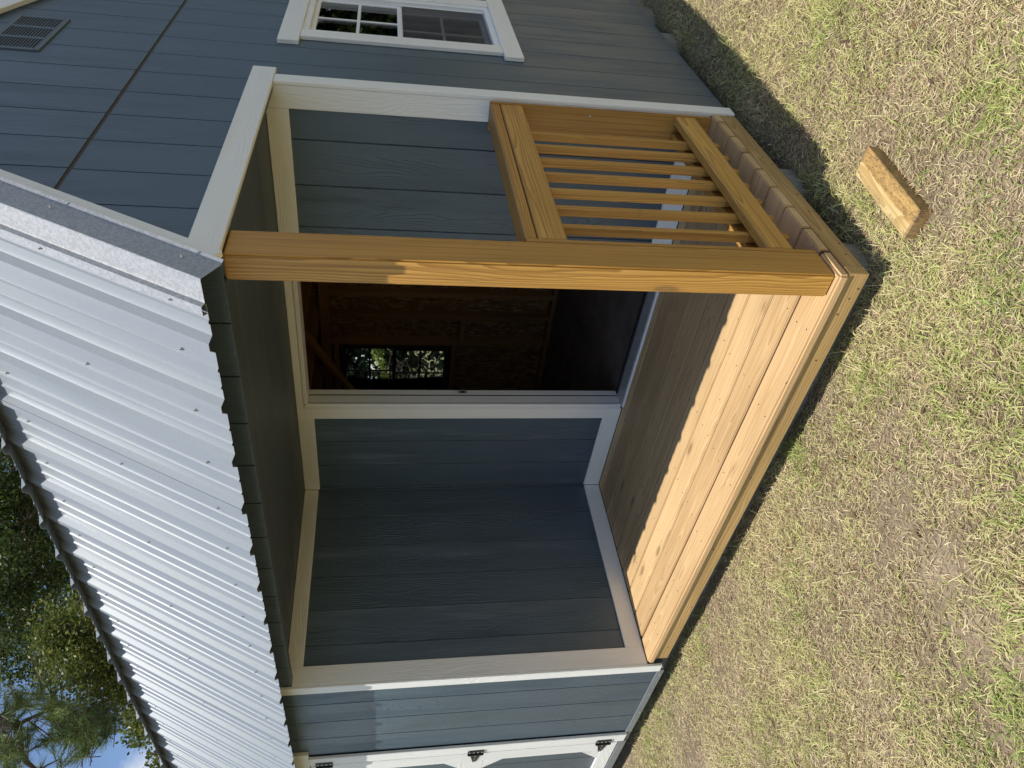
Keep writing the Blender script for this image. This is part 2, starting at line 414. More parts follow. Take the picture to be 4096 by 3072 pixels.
# white trim of the gable
TX = .018
box('header_trim_board', (.001, -.004, 2.11), (TX + .002, 1.42, 2.204), WHITE, gableh, 'y')
box('corner_trim_board', (.001, 1.279, .108), (TX, 1.352, 2.109), WHITE, gable, 'z')
# header lumber over the open porch side
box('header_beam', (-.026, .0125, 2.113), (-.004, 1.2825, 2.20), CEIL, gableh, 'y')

# gable window ------------------------------------------------------
def window(parent, name, c, eh, en, w, h, sash_screen=True, trims=True, VINYL=VINYL):
    """c: centre of the opening on the wall face; eh: along the wall; en: outward normal"""
    m = frame(eh, (0, 0, 1), c)           # local x along wall, y up, z = eh x up
    sgn = 1 if m.to_3x3().col[2].dot(Vector(en)) > 0 else -1
    win = reg(bpy.data.objects.new(name, None), parent, m)
    def bar(nm, x0, x1, y0, y1, z0, z1, mat, par, vertical=None):
        za, zb = sorted((z0 * sgn, z1 * sgn))
        vert = (y1 - y0) > (x1 - x0) if vertical is None else vertical
        cc = Vector(((x0 + x1) / 2, (y0 + y1) / 2, (za + zb) / 2))
        lm = m @ (Matrix.Translation(cc) @ (Matrix.Rotation(R(90), 4, 'Z') if vert else Matrix.Identity(4)))
        L, W = ((y1 - y0) / 2, (x1 - x0) / 2) if vert else ((x1 - x0) / 2, (y1 - y0) / 2)
        T = (zb - za) / 2
        return prism(nm, [(-L, -W), (L, -W), (L, W), (-L, W)], -T, T, lm, mat, par, min(.002, T * .4, W * .4))
    hw, hh = w / 2, h / 2
    if trims:
        tw = .094
        bar('trim_board', -hw - .175, hw + .175, hh, hh + tw, .001, .022, WHITE, win)
        bar('trim_board', -hw - .16, hw + .16, -hh - tw, -hh, .001, .022, WHITE, win)
        bar('trim_board', -hw - .10, -hw, -hh + .001, hh - .001, .001, .02, WHITE, win)
        bar('trim_board', hw, hw + .10, -hh + .001, hh - .001, .001, .02, WHITE, win)
    fr = .03
    for nm, q in (('frame', (-hw, -hw + fr, -hh, hh)), ('frame', (hw - fr, hw, -hh, hh)), ('frame', (-hw + fr, hw - fr, hh - fr, hh)), ('frame', (-hw + fr, hw - fr, -hh, -hh + fr))):
        bar(nm, *q, -.07, .008, VINYL, win)
    iw, ih = hw - fr, hh - fr
    sr = .022
    for k, (y0, y1, z0) in enumerate(((-.0, ih, -.018), (-ih, .018, -.045))):
        for q in ((-iw, -iw + sr, y0, y1), (iw - sr, iw, y0, y1)): bar('sash_stile', *q, z0 - .02, z0, VINYL, win)
        for q in ((-iw + sr, iw - sr, y0, y0 + sr * (1.2 if k == 0 else 1)), (-iw + sr, iw - sr, y1 - sr, y1)): bar('sash_rail', *q, z0 - .02, z0, VINYL, win)
        ym = (y0 + y1) / 2
        bar('muntin', -.008, .008, y0 + sr, y1 - sr, z0 - .012, z0 - .002, VINYL, win, True)
        for x0, x1 in ((-iw + sr, -.008), (.008, iw - sr)):
            bar('muntin', x0, x1, ym - .008, ym + .008, z0 - .012, z0 - .002, VINYL, win, False)
        for x0, x1 in ((-iw + sr, -.008), (.008, iw - sr)):
            for a, b in ((y0 + sr, ym - .008), (ym + .008, y1 - sr)):
                bar('pane', x0, x1, a, b, z0 - .011, z0 - .007, GLASS, win)
    if sash_screen:
        bar('insect_screen', -iw + .004, iw - .004, -ih + .004, 0.0, -.0125, -.012, SCREEN, win)
        for q in ((-iw, -iw + .012, -ih, .008), (iw - .012, iw, -ih, .008)): bar('screen_frame', *q, -.016, -.009, VINYL, win)
    return win
# interior rough opening: the backing wall is one sheet, so cut it with a window hole below
window(shed, 'window', (0, (WY0 + WY1) / 2, (WZ0 + WZ1) / 2), (0, 1, 0), (1, 0, 0), WY1 - WY0, WZ1 - WZ0)
def cut(o, lo, hi):
    """cut a box-shaped opening (world coordinates) into a wall piece"""
    bm = bmesh.new(); bmesh.ops.create_cube(bm, size=1)
    lo, hi = Vector(lo), Vector(hi)
    for v in bm.verts: v.co = (lo + hi) / 2 + Vector((v.co[i] * (hi - lo)[i] for i in range(3)))
    me = bpy.data.meshes.new('cutter'); bm.to_mesh(me); bm.free()
    c = bpy.data.objects.new('cutter', me); scn.collection.objects.link(c)
    cs = [o] if not isinstance(o, list) else o
    for x in cs:
        md = x.modifiers.new('opening', 'BOOLEAN'); md.operation = 'DIFFERENCE'; md.solver = 'EXACT'; md.object = c
    dg = bpy.context.evaluated_depsgraph_get(); dg.update()
    for x in cs:
        nm = bpy.data.meshes.new_from_object(x.evaluated_get(dg)); x.modifiers.clear(); x.data = nm
    bpy.data.objects.remove(c)
cut([gable], (-.2, WY0 + .002, WZ0 + .002), (.1, WY1 - .002, WZ1 - .002))

# gable vent --------------------------------------------------------
vent = empty('gable_vent', shed, (0, 1.635, 3.125))
vm = FG
vw, vz0, vz1 = .2025, 3.022, 3.228
box('vent_plate', (.0008, 1.635 - vw, vz0), (.004, 1.635 + vw, vz1), SEAMM, vent, 'y', .0005)
for q in ((vz0, vz0 + .02), (vz1 - .02, vz1)):
    box('vent_frame', (.002, 1.635 - vw, q[0]), (.011, 1.635 + vw, q[1]), VENT, vent, 'y', .003)
cw = (2 * vw - 4 * .02) / 3
for i in range(4):
    y = 1.635 - vw + i * (cw + .02)
    box('vent_frame', (.002, y, vz0 + .0195), (.0108, y + .02, vz1 - .0195), VENT, vent, 'z', .002)
nl = 14
for i in range(3):
    ya = 1.635 - vw + .02 + i * (cw + .02)
    for k in range(nl):
        zz = vz0 + .02 + (k + .5) * (vz1 - vz0 - .04) / nl
        m = frame((0, 1, 0), Vector((.32, 0, -.95)), (.0072, ya + cw / 2, zz))
        prism('vent_louver', [(-cw / 2, -.0042), (cw / 2, -.0042), (cw / 2, .0042), (-cw / 2, .0042)], -.0008, .0008, m, VENT, vent)

# --- generic vertical-board wall facing -y (front) or +x
def boards_x(parent, x0, x1, z0, z1, y, phase, out=-1, thick=.012, mat=BLUE):
    """boards facing -y between x0<x1; face at y"""
    k = math.floor((x0 - phase) / GV) - 1
    while True:
        a, b = phase + k * GV + .003, phase + (k + 1) * GV - .003
        k += 1
        if b < x0: continue
        if a > x1: break
        a, b = max(a, x0), min(b, x1)
        if b - a < .008: continue
        box('siding_board', (a, y, z0), (b, y + thick, z1), mat, parent, 'z', .0012)
def boards_y(parent, y0, y1, z0, z1, x, phase, thick=.012):
    k = math.floor((y0 - phase) / GV) - 1
    while True:
        a, b = phase + k * GV + .003, phase + (k + 1) * GV - .003
        k += 1
        if b < y0: continue
        if a > y1: break
        a, b = max(a, y0), min(b, y1)
        if b - a < .008: continue
        box('siding_board', (x - thick, a, z0), (x, b, z1), BLUE, parent, 'z', .0012)

# --- porch back wall (faces the camera side, y = YB + .012)
DX0, DX1, DH = -1.803, -.86, 2.098       # door opening
CZ = 2.151
backw = empty('porch_back_wall', shed, (-1.27, YB + .012, DZ))
for x0, x1, z0, z1 in ((XL - .06, DX0, .15, 2.30), (DX1, -.052, .15, 2.30), (DX0 + .0005, DX1 - .0005, DH + .0, 2.2995)):
    box('wall_sheathing', (x0, YB + .0185, z0), (x1, YB + .105, z1), BLUE, backw, 'z', 0)
boards_x(backw, XL - .012, -1.905, .21, 2.16, YB + .012, -2.334)
boards_x(backw, -.775, -.05, .21, 2.16, YB + .012, -.445 - GV * 0)
box('trim_board', (XL + .0005, YB, DZ + .001), (-1.9155, YB + .0125, .325), WHITE, backw, 'x')
box('trim_board', (XL + .0005, YB, 2.058), (-1.9155, YB + .0125, CZ - .001), WHITE, backw, 'x')
box('trim_board', (-1.915, YB - .001, DZ + .001), (-1.834, YB + .0125, CZ - .001), WHITE, backw, 'z')      # door casing
box('trim_board', (-1.8335, YB - .0005, DH + .012), (-.838, YB + .0125, CZ - .001), WHITE, backw, 'x')
box('trim_board', (-.8375, YB - .001, DZ + .001), (-.757, YB + .0125, CZ - .001), WHITE, backw, 'z')
box('trim_board', (-.7565, YB, 2.058), (-.0975, YB + .0125, CZ - .001), WHITE, backw, 'x')
box('trim_board', (-.7565, YB, DZ + .001), (-.0975, YB + .0125, .325), WHITE, backw, 'x')
box('trim_board', (-.097, YB - .001, DZ + .001), (.0005, YB + .0125, CZ + .03), WHITE, backw, 'z')
# door frame
door = empty('entry_door', shed, (-1.33, YB + .05, DZ))
for sx, xa in ((1, DX0), (-1, DX1)):
    a, b = (xa - .0305, xa) if sx > 0 else (xa, xa + .0305)
    box('brick_mould', (a, YB - .006, DZ + .012), (b, YB + .02, DH + .0115), JAMB, door, 'z', .004)
    box('brick_mould_bead', (xa - .002 if sx > 0 else xa - .008, YB - .003, DZ + .012), (xa + .008 if sx > 0 else xa + .002, YB + .01, DH), JAMB, door, 'z', .003)
    e = .004
    def q(u, w): return (xa + u, xa + w) if sx > 0 else (xa - w, xa - u)
    a, b = q(-.02, e); box('jamb', (a, YB + .0205, DZ + .012), (b, YB + .078, DH), JAMB, door, 'z', .002)
    a, b = q(-.02, e + .001); box('weatherstrip', (a, YB + .0785, DZ + .012), (b, YB + .0855, DH), RUBBER, door, 'z', .001)
    a, b = q(-.02, e + .002); box('inner_jamb', (a, YB + .086, DZ + .012), (b, YB + .125, DH), JAMB, door, 'z', .002)
box('head_jamb', (DX0 + .008, YB - .004, DH - .012), (DX1 - .008, YB + .125, DH + .011), JAMB, door, 'x', .003)
box('strike_plate', (DX0 + .004, YB + .090, 1.165), (DX0 + .0075, YB + .122, 1.228), ALU, door, 'z', .001)
box('strike_hole', (DX0 + .0065, YB + .098, 1.180), (DX0 + .0082, YB + .114, 1.212), BLACK, door, 'z', .0004)
box('threshold', (DX0, YB - .016, DZ + .001), (DX1, YB + .088, DZ + .016), ALU, door, 'x', .005)
box('threshold_lip', (DX0, YB - .022, DZ + .0005), (DX1, YB - .0165, DZ + .011), VINYL, door, 'x', .002)
box('threshold_gasket', (DX0 + .005, YB + .0885, DZ + .002), (DX1 - .005, YB + .118, DZ + .022), RUBBER, door, 'x', .006)
box('door_slab', (DX1 - .066, YB + .155, DZ + .03), (DX1 - .024, YB + 1.07, DH - .025), JAMB, door, 'z', .003)
for a, b, c, d in ((.14, .42, .18, .80), (.52, .80, .18, .80), (.14, .42, .95, 1.72), (.52, .80, .95, 1.72)):
    box('door_panel', (DX1 - .072, YB + .155 + a, DZ + c), (DX1 - .064, YB + .155 + b, DZ + d), JAMB, door, 'z', .005)
box('door_knob', (DX1 - .105, YB + .98, 1.16), (DX1 - .0665, YB + 1.03, 1.21), ALU, door, 'x', .016, 2)

# --- porch side wall (faces +x)
sidew = empty('porch_side_wall', shed, (XL - .012, .64, DZ))
box('wall_sheathing', (XL - .10, .0125, .12), (XL - .0185, YB + .0183, 2.30), BLUE, sidew, 'z', 0)
boards_y(sidew, .03, YB + .0118, .21, 2.16, XL - .012, .22)
box('trim_board', (XL - .0125, .1033, DZ + .001), (XL, YB - .0005, .321), WHITE, sidew, 'y')
box('trim_board', (XL - .0125, .1033, 2.066), (XL, YB - .0005, CZ - .001), WHITE, sidew, 'y')
box('trim_board', (XL - .0125, .0003, DZ + .001), (XL + .001, .1028, 2.16), WHITE, sidew, 'z')
# --- porch ceiling, front header
ceil_ = empty('porch_ceiling', shed, (-1.27, .64, CZ))
yy = .013
cwid = [.30, .33, .34, .32]
for w in cwid:
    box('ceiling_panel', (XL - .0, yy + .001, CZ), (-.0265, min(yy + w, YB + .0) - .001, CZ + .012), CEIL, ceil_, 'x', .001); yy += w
head = empty('porch_header', shed, (-1.27, 0, 2.11))
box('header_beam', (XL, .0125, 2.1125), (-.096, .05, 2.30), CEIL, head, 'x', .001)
boards_x(head, XL - .07, -.0035, 2.112, 2.30, 0, -2.779)

# --- front wall, left of the porch
frontw = empty('front_wall', shed, (-4.2, 0, .139))
FD0, FD1 = -5.40, -3.44                     # double door casing outer edges
for x0, x1, z0, z1 in ((-3.44, XL - .1005, .11, 2.30), (XE + .05, FD0, .11, 2.30), (FD0, -3.4405, 2.12, 2.2995)):
    box('wall_sheathing', (x0, .0065, z0), (x1, .10, z1), BLUE, frontw, 'z', 0)
boards_x(frontw, -3.425, XL - .0655, .139, 2.30, 0, -2.779)
boards_x(frontw, XE + .04, FD0 - .02, .139, 2.30, 0, -2.779)
boards_x(frontw, FD0 - .02, -3.4255, 2.18, 2.30, 0, -2.779)
box('trim_board', (-2.614, -.017, .135), (XL + .0005, -.0003, 2.215), WHITE, frontw, 'z')
for a, b in ((-3.10, -2.63), (-3.58, -3.101), (-4.6, -3.581), (XE, -4.601)):
    box('bottom_strip', (a, -.004, .100), (b, .006, .1385), STRIP, frontw, 'x', .001)
for x in np.arange(-5.8, -2.65, .24):
    box('screw', (x - .004, -.006, .110), (x + .004, -.0035, .118), SCREWM, frontw, 'x', .0015)
box('rim_joist', (XE + .01, .0065, .106), (XL - .0655, .045, .1085), SKID, frontw, 'x', 0)

# double door in the front wall
dd = empty('double_door', shed, (-4.42, -.02, .14))
box('casing', (-3.534, -.020, .134), (-3.44, -.0005, 2.0825), WHITE, dd, 'z')
box('casing', (FD0, -.020, .134), (FD0 + .094, -.0005, 2.0825), WHITE, dd, 'z')
box('casing', (FD0 - .08, -.024, 2.083), (-3.362, -.0005, 2.178), WHITE, dd, 'x')
box('sill', (FD0 + .095, -.02, .115), (-3.535, .05, .165), STRIP, dd, 'x')
def leaf(x0, x1, hinge_right):
    lf = box('door_leaf', (x0, -.005, .172), (x1, .035, 2.078), BLUE, shed, 'z', .001)
    boards = np.arange(-3.68 + (.1 if x0 < -4.4 else 0), -6, -GV)
    for xb in boards:
        if x0 + .06 < xb < x1 - .06:
            box('panel_groove', (xb - .003, -.0056, .28), (xb + .003, -.0045, 2.0), SEAMM, lf, 'z', 0)
    sw = .12
    fy0, fy1 = -.021, -.0052
    box('stile', (x1 - sw, fy0, .172), (x1, fy1, 2.078), WHITE, lf, 'z')
    box('stile', (x0, fy0, .172), (x0 + sw, fy1, 2.078), WHITE, lf, 'z')
    for za, zb in ((.172, .265), (1.03, 1.155), (1.98, 2.078)):
        box('rail', (x0 + sw + .0005, fy0 + .0005, za), (x1 - sw - .0005, fy1, zb), WHITE, lf, 'x')
    FX = frame((1, 0, 0), (0, 0, 1), (0, 0, 0))     # local x = x, y = z, z = -y
    cg = .125
    for xc, sx in ((x1 - sw - .0005, -1), (x0 + sw + .0005, 1)):
        for zc, sz in ((.2655, 1), (1.0295, -1), (1.1555, 1), (1.9795, -1)):
            prism('corner_gusset', [(xc, zc), (xc + sx * cg, zc), (xc, zc + sz * cg)], -fy1, -(fy0 + .001), FX, WHITE, lf, .001)
    for zh in (.272, 1.09, 1.998):
        xh = x1 + .0005 if hinge_right else x0 - .0005
        s = 1 if hinge_right else -1
        hg = box('hinge', (min(xh, xh + s * .046), -.0275, zh - .05), (max(xh, xh + s * .046), -.0235, zh + .05), BLACK, lf, 'z', .001)
        box('hinge_pin', (xh - .008, -.0345, zh - .05), (xh + .008, -.0215, zh + .05), BLACK, lf, 'z', .005, 2)
        prism('hinge_strap', [(xh - s * .008, zh - .034), (xh - s * .008, zh + .034), (xh - s * .118, zh + .010), (xh - s * .126, zh), (xh - s * .118, zh - .010)], .0215, .026, FX, BLACK, lf, .0008)
        for dz in (-.038, -.013, .013, .038):
            box('hinge_screw', (xh + s * .03 - .0045, -.0292, zh + dz - .0045), (xh + s * .03 + .0045, -.0272, zh + dz + .0045), ALU, lf, 'x', .002)
        for dx in (.032, .068, .105):
            box('hinge_screw', (xh - s * dx - .004, -.028, zh - .004), (xh - s * dx + .004, -.0258, zh + .004), ALU, lf, 'x', .0018)
    return lf
leaf(-4.41, -3.5385, True); leaf(FD0 + .0985, -4.414, False)

# --- far walls
farw = prism('far_gable_wall', gable_profile(.0, YW, .11), -XE - .05, -XE, FG, BLUE, shed)
rear = empty('rear_wall', shed, (-3, YW, .11))
BWX0, BWX1, BWZ0, BWZ1 = -3.545, -2.91, 1.08, 2.04
for x0, x1, z0, z1 in ((XE + .051, BWX0, .11, 2.35), (BWX1, -.052, .11, 2.35), (BWX0, BWX1, .11, BWZ0), (BWX0, BWX1, BWZ1, 2.35)):
    box('wall_sheathing', (x0, YW - .03, z0), (x1, YW, z1), OSB, rear, 'z', 0)
window(shed, 'window', ((BWX0 + BWX1) / 2, YW, (BWZ0 + BWZ1) / 2), (-1, 0, 0), (0, 1, 0), BWX1 - BWX0, BWZ1 - BWZ0, False, True, VINYL_SHADE)
box('cladding', (XE, YW + .0003, .11), (BWX0 - .002, YW + .012, 2.35), BLUE, rear, 'z', 0)
box('cladding', (BWX1 + .002, YW + .0003, .11), (0, YW + .012, 2.35), BLUE, rear, 'z', 0)
# interior framing
inn = empty('interior_framing', shed, (-3, 2.3, .22))
box('floor_sheet', (XE + .06, YB + .106, .150), (-.052, YW - .031, .2215), FLOOR, inn, 'x', 0)
box('floor_sheet', (XE + .06, .101, .150), (XL - .1015, YB + .1055, .2215), FLOOR, inn, 'x', 0)
ys0, ys1 = YW - .12, YW - .0305
for x in (-1.10, -1.51, -1.92, -2.33, -2.56, -2.835, -3.62, -3.85, -4.2, -4.6, -5.0, -5.4, -5.85):
    box('stud', (x - .02, ys0, .2625), (x + .02, ys1, 2.10), STUD, inn, 'z', .003)
box('bottom_plate', (XE + .06, ys0, .222), (-.06, ys1, .262), STUD, inn, 'x', .003)
box('top_plate', (XE + .06, ys0, 2.1005), (-.06, ys1, 2.18), STUD, inn, 'x', .003)
for z in (BWZ0 - .042, BWZ1 + .002):
    box('window_plate', (-3.5995, ys0, z), (-2.8555, ys1, z + .04), STUD, inn, 'x', .003)
box('blocking', (-2.8145, ys0, .98), (-2.5805, ys1, 1.02), STUD, inn, 'x', .003)
for x in np.arange(-5.6, -.2, .61):
    box('loft_joist', (x - .02, YB + .11, 2.181), (x + .02, YW - .05, 2.32), STUD, inn, 'y', .003)
box('loft_sheet', (XE + .06, YB + .10, 2.3205), (-.052, YW - .05, 2.34), OSB, inn, 'x', 0)
box('loft_sheet', (XE + .06, .06, 2.3205), (XL + .0, YB + .0995, 2.34), OSB, inn, 'x', 0)
box('porch_soffit_back', (XL + .0005, .06, 2.3206), (-.052, YB + .0995, 2.34), OSB, inn, 'x', 0)
m = frame((-.62, .10, -.30), (.35, .9, 0), (-2.5, 2.45, 2.06))
prism('brace', [(-.42, -.03), (.42, -.03), (.42, .03), (-.42, .03)], -.018, .018, m, STUD, inn, .003)

# --- porch deck
deck = empty('porch_deck', shed, (-1.27, .64, DZ))
PT = .1503
for i in range(9):
    y0 = PT * i + (.0 if i == 0 else .0038); y1 = min(PT * (i + 1) - .0038, YB - .002)
    dz = random.uniform(-.0008, .0008)
    box('deck_board', (XL + .0015, y0, DZ - .0375 + dz), (.009 + random.uniform(-.003, .001), y1, DZ + dz - .0005), DECK, deck, 'x', .008 if i == 0 else .004, 2)
for i in range(1, 9):
    box('board_tongue', (XL + .003, PT * i - .0037, DZ - .03), (.004, PT * i + .0037, DZ - .007), TONGUE, deck, 'x', 0)
box('rim_joist', (XL + .03, .0115, .107), (.0085, .0575, .1793), RIM, deck, 'x', .002)
box('rim_joist', (-.029, .058, .1075), (.0078, YB + .02, .1792), RIM, deck, 'y', .002)
for x in np.arange(-2.3, -.2, .41):
    box('floor_joist', (x - .019, .0585, .1075), (x + .019, YB + .01, .179), RIM, deck, 'y', .002)
# nails in the boards and the rim
def nail(par, p, n, r=.0032):
    bm = bmesh.new(); bmesh.ops.create_cone(bm, cap_ends=True, segments=8, radius1=r, radius2=r * .8, depth=.0012)
    o = from_bm('nail', bm, SEAMM, par, Matrix.Translation(p) @ Vector(n).to_track_quat('Z', 'Y').to_matrix().to_4x4())
for x in np.arange(-2.3, -.0, .41):
    for i in range(9):
        for f in (.25, .72):
            if PT * (i + f) < YB - .02: nail(deck, (x + random.uniform(-.012, .012), PT * (i + f) + random.uniform(-.012, .012), DZ + .0002), (0, 0, 1))
for x in (-.05, -.09, -.155, -.36, -1.0, -1.5, -2.0, -2.4):
    nail(deck, (x, .0112, .165 - random.uniform(0, .045)), (0, -1, 0), .004)
for y in (.13, .20, .42, .55, .80, .86):
    nail(deck, (.0082, y, .15 - random.uniform(0, .03)), (1, 0, 0), .004)

# --- corner post and railing
box('porch_post', (-.092, .0186, DZ), (-.005, .156, 2.111), GOLD, shed, 'z', .006, 2)
rail = empty('porch_railing', shed, (-.05, .7, DZ))
box('end_board', (-.122, .1565, DZ + .001), (-.006, .1755, 1.222), GOLD, rail, 'z', .002)
box('end_board', (-.124, 1.2635, DZ + .001), (-.003, 1.2818, 1.222), GOLD, rail, 'z', .002)
box('cap_rail', (-.098, .176, 1.1835), (-.006, 1.263, 1.2225), GOLD, rail, 'y', .004)
box('top_rail', (-.0435, .176, 1.084), (-.005, 1.263, 1.1795), GOLD, rail, 'y', .005)
box('top_rail', (-.120, .176, 1.084), (-.0820, 1.263, 1.1795), GOLD, rail, 'y', .005)
box('bottom_rail', (-.0435, .176, .297), (-.005, 1.263, .391), GOLD, rail, 'y', .005)
box('bottom_rail', (-.120, .176, .297), (-.0820, 1.263, .391), GOLD, rail, 'y', .005)
for y in (1.0937, .975, .852, .730, .602, .475, .345):
    box('baluster', (-.0745, y - .029, .236 + random.uniform(-.004, .004)), (-.0437, y, 1.178), GOLD, rail, 'z', .003)
def screw(par, p, n, r=.0052):
    n = Vector(n).normalized()
    bm = bmesh.new()
    bmesh.ops.create_cone(bm, cap_ends=True, segments=12, radius1=r, radius2=r * .92, depth=.002, matrix=Matrix.Translation((0, 0, .001)))
    bmesh.ops.create_cone(bm, cap_ends=True, segments=6, radius1=r * .62, radius2=r * .55, depth=.006, matrix=Matrix.Translation((0, 0, .005)))
    from_bm('screw', bm, SCREWM, par, Matrix.Translation(p) @ n.to_track_quat('Z', 'Y').to_matrix().to_4x4())
screw(rail, (-.03, 1.2632, .78), (0, -1, 0), .005)

# --- roof
def profile(x_hi, x_lo):
    """rib section as (x, height) from x_hi down to x_lo"""
    pts = []
    k0 = math.floor((RB0 - x_hi) / RBP) - 1
    for k in range(k0, k0 + 40):
        c = RB0 - RBP * k
        for dx, h in ((.031, 0), (.0125, .019), (-.0125, .019), (-.031, 0), (-.089, 0), (-.094, .0045), (-.101, .0045), (-.106, 0), (-.156, 0), (-.161, .0045), (-.168, .0045), (-.173, 0)):
            if x_lo <= c + dx <= x_hi: pts.append((c + dx, h))
    return pts
def sheet(name, x_hi, x_lo, m, s0, s1, parent, mat, th=.0012):
    p = profile(x_hi, x_lo); n = len(p)
    V, Q = [], []
    for s in (s0, s1):
        for off in (0, -th):
            V += [(x, s, h + off) for x, h in p]
    for i in range(n - 1):
        Q += [(i, i + 1, 2 * n + i + 1, 2 * n + i), (n + i, 3 * n + i, 3 * n + i + 1, n + i + 1), (i, n + i, n + i + 1, i + 1), (2 * n + i, 2 * n + i + 1, 3 * n + i + 1, 3 * n + i)]
    Q += [(0, 2 * n, 3 * n, n), (n - 1, 2 * n - 1, 4 * n - 1, 3 * n - 1)]
    return mesh_np(name, V, Q, mat, parent, None, m)
tl = math.atan(LS); tu = math.atan(US)
ML = frame((1, 0, 0), (0, math.cos(tl), math.sin(tl)), (0, -.156, 2.129))
MU = frame((1, 0, 0), (0, math.cos(tu), math.sin(tu)), (0, .352, 3.113))
LLOW = (.437 + .156) / math.cos(tl); LUP = (YM - .352) / math.cos(tu)
lowroof = empty('lower_roof_slope', shed, (-3, .14, 2.6)); uproof = empty('upper_roof_slope', shed, (-3, 1, 3.3))
backroof = empty('rear_roof_slope', shed, (-3, 2.6, 3.0))
edges = [-.035]; c = RB0 - RBP * 2
while edges[-1] > XE + .2:
    edges.append(RB0 - RBP * (3 + 4 * (len(edges) - 1)) - .0125)
edges[-1] = XE - .04
MLB = frame((1, 0, 0), (0, -math.cos(tl), math.sin(tl)), (0, 2 * YM + .156, 2.129))
MUB = frame((1, 0, 0), (0, -math.cos(tu), math.sin(tu)), (0, 2 * YM - .352, 3.113))
def lift(m, k): return m @ Matrix.Translation((0, 0, k))
for i in range(len(edges) - 1):
    a, b = edges[i] + (.030 if i else 0), edges[i + 1]
    e = .0016 * (i % 2)
    sheet('roof_panel', a, b, lift(ML, e), 0 - .002 * (i % 2), LLOW - .004, lowroof, ROOF)
    sheet('roof_panel', a, b, lift(MU, e), 0 - .001 * (i % 2), LUP, uproof, ROOF)
    sheet('roof_panel', a, b, lift(MLB @ Matrix.Diagonal((1, 1, -1, 1)), -e), 0, LLOW - .004, backroof, ROOF, -.0012)
    sheet('roof_panel', a, b, lift(MUB @ Matrix.Diagonal((1, 1, -1, 1)), -e), 0, LUP, backroof, ROOF, -.0012)
box('ridge_cap', (XE - .04, YM - .12, 3.113 + US * (YM - .352) - .012), (.04, YM + .12, 3.113 + US * (YM - .352) + .028), ROOF, uproof, 'x', .01)
# roof screws
nl_, nrow = ML.to_3x3().col[2], [(-.093, 1), (.123, 2), (.348, 1)]
for ri, (y, step) in enumerate(nrow):
    k = 0
    while True:
        x = RB0 - .0725 - RBP * k + random.uniform(-.004, .004)
        if x < XE: break
        if k % step == (1 if step == 2 else 0):
            screw(lowroof, Vector((x, y, 2.129 + LS * (y + .156))) + nl_ * .002, nl_)
        k += 1
# rake flashing of the near gable: section (x, normal) swept along the slope
def rake(m, s0, s1, par, flangedepth=.072, screws=()):
    sec = [(-.076, .003), (-.073, .0225), (-.044, .0225), (-.040, .008), (.034, .008), (.0365, .006), (.0365, -flangedepth), (.047, -flangedepth - .012)]
    th = .0011
    n = len(sec); V, Q = [], []
    for s in (s0, s1):
        V += [(x, s, h) for x, h in sec] + [(x - th * .8, s, h - th) for x, h in sec]
    for i in range(n - 1):
        Q += [(i, i + 1, 2 * n + i + 1, 2 * n + i), (n + i, 3 * n + i, 3 * n + i + 1, n + i + 1), (i, n + i, n + i + 1, i + 1), (2 * n + i, 2 * n + i + 1, 3 * n + i + 1, 3 * n + i)]
    Q += [(0, 2 * n, 3 * n, n), (n - 1, 2 * n - 1, 4 * n - 1, 3 * n - 1)]
    fl = mesh_np('rake_flashing', V, Q, FLASH, par, None, m)
    # white fascia board behind the flange
    mm = m @ Matrix(((0, 0, 1, 0), (1, 0, 0, 0), (0, 1, 0, 0), (0, 0, 0, 1)))      # local x = slope, y = normal, z = x
    prism('rake_trim_board', [(s0 + .045, -.132), (s1, -.132), (s1, -.014), (s0 + .045, -.014)], .0135, .0345, mm, WHITE, par, .002)
    return fl
rk = rake(ML, -.004, LLOW - .01, lowroof)
rake(MU, -.004, LUP, uproof)
for s in (.10, .55, 1.0):
    p = ML @ Vector((-.058, s, .0225)); screw(lowroof, p, nl_)
    p = ML @ Vector((.0366, s, -.045)); screw(lowroof, p, (1, 0, 0))
MBR = MUB @ Matrix.Diagonal((1, 1, -1, 1))
mm = MUB @ Matrix(((0, 0, 1, 0), (1, 0, 0, 0), (0, 1, 0, 0), (0, 0, 0, 1)))
prism('rake_trim_board', [(.0, .014), (LUP, .014), (LUP, .17), (0, .17)], .0135, .0345, mm, WHITE, backroof, .002)
mm = MLB @ Matrix(((0, 0, 1, 0), (1, 0, 0, 0), (0, 1, 0, 0), (0, 0, 0, 1)))
prism('rake_trim_board', [(.0, .014), (LLOW, .014), (LLOW, .14), (0, .14)], .0135, .0345, mm, WHITE, backroof, .002)
# roof decking below the steel
prism('roof_decking', [(.165, -.06), (LLOW - .02, -.06), (LLOW - .02, -.008), (.165, -.008)], XE + .01, -.004,
      ML @ Matrix(((0, 0, 1, 0), (1, 0, 0, 0), (0, 1, 0, 0), (0, 0, 0, 1))), OSB, lowroof)
prism('roof_decking', [(.115, -.05), (LUP, -.05), (LUP, -.006), (.115, -.006)], XE + .01, -.004,
      MU @ Matrix(((0, 0, 1, 0), (1, 0, 0, 0), (0, 1, 0, 0), (0, 0, 0, 1))), OSB, uproof)
# ------------------------------------------------------------------ loose offcut of timber
FO = frame(Vector((.038, .362, 0)), Vector((-1, .1, 0)), (.208, .208, .0))
off = prism('timber_offcut', [(-.186, -.051), (.186, -.051), (.175, .052), (-.192, .052)], -.004, .047, FO, OFFCUT, None, .0035)
tag(off, 'short weathered yellow offcut of timber lying on the grass beside the porch', 'timber')

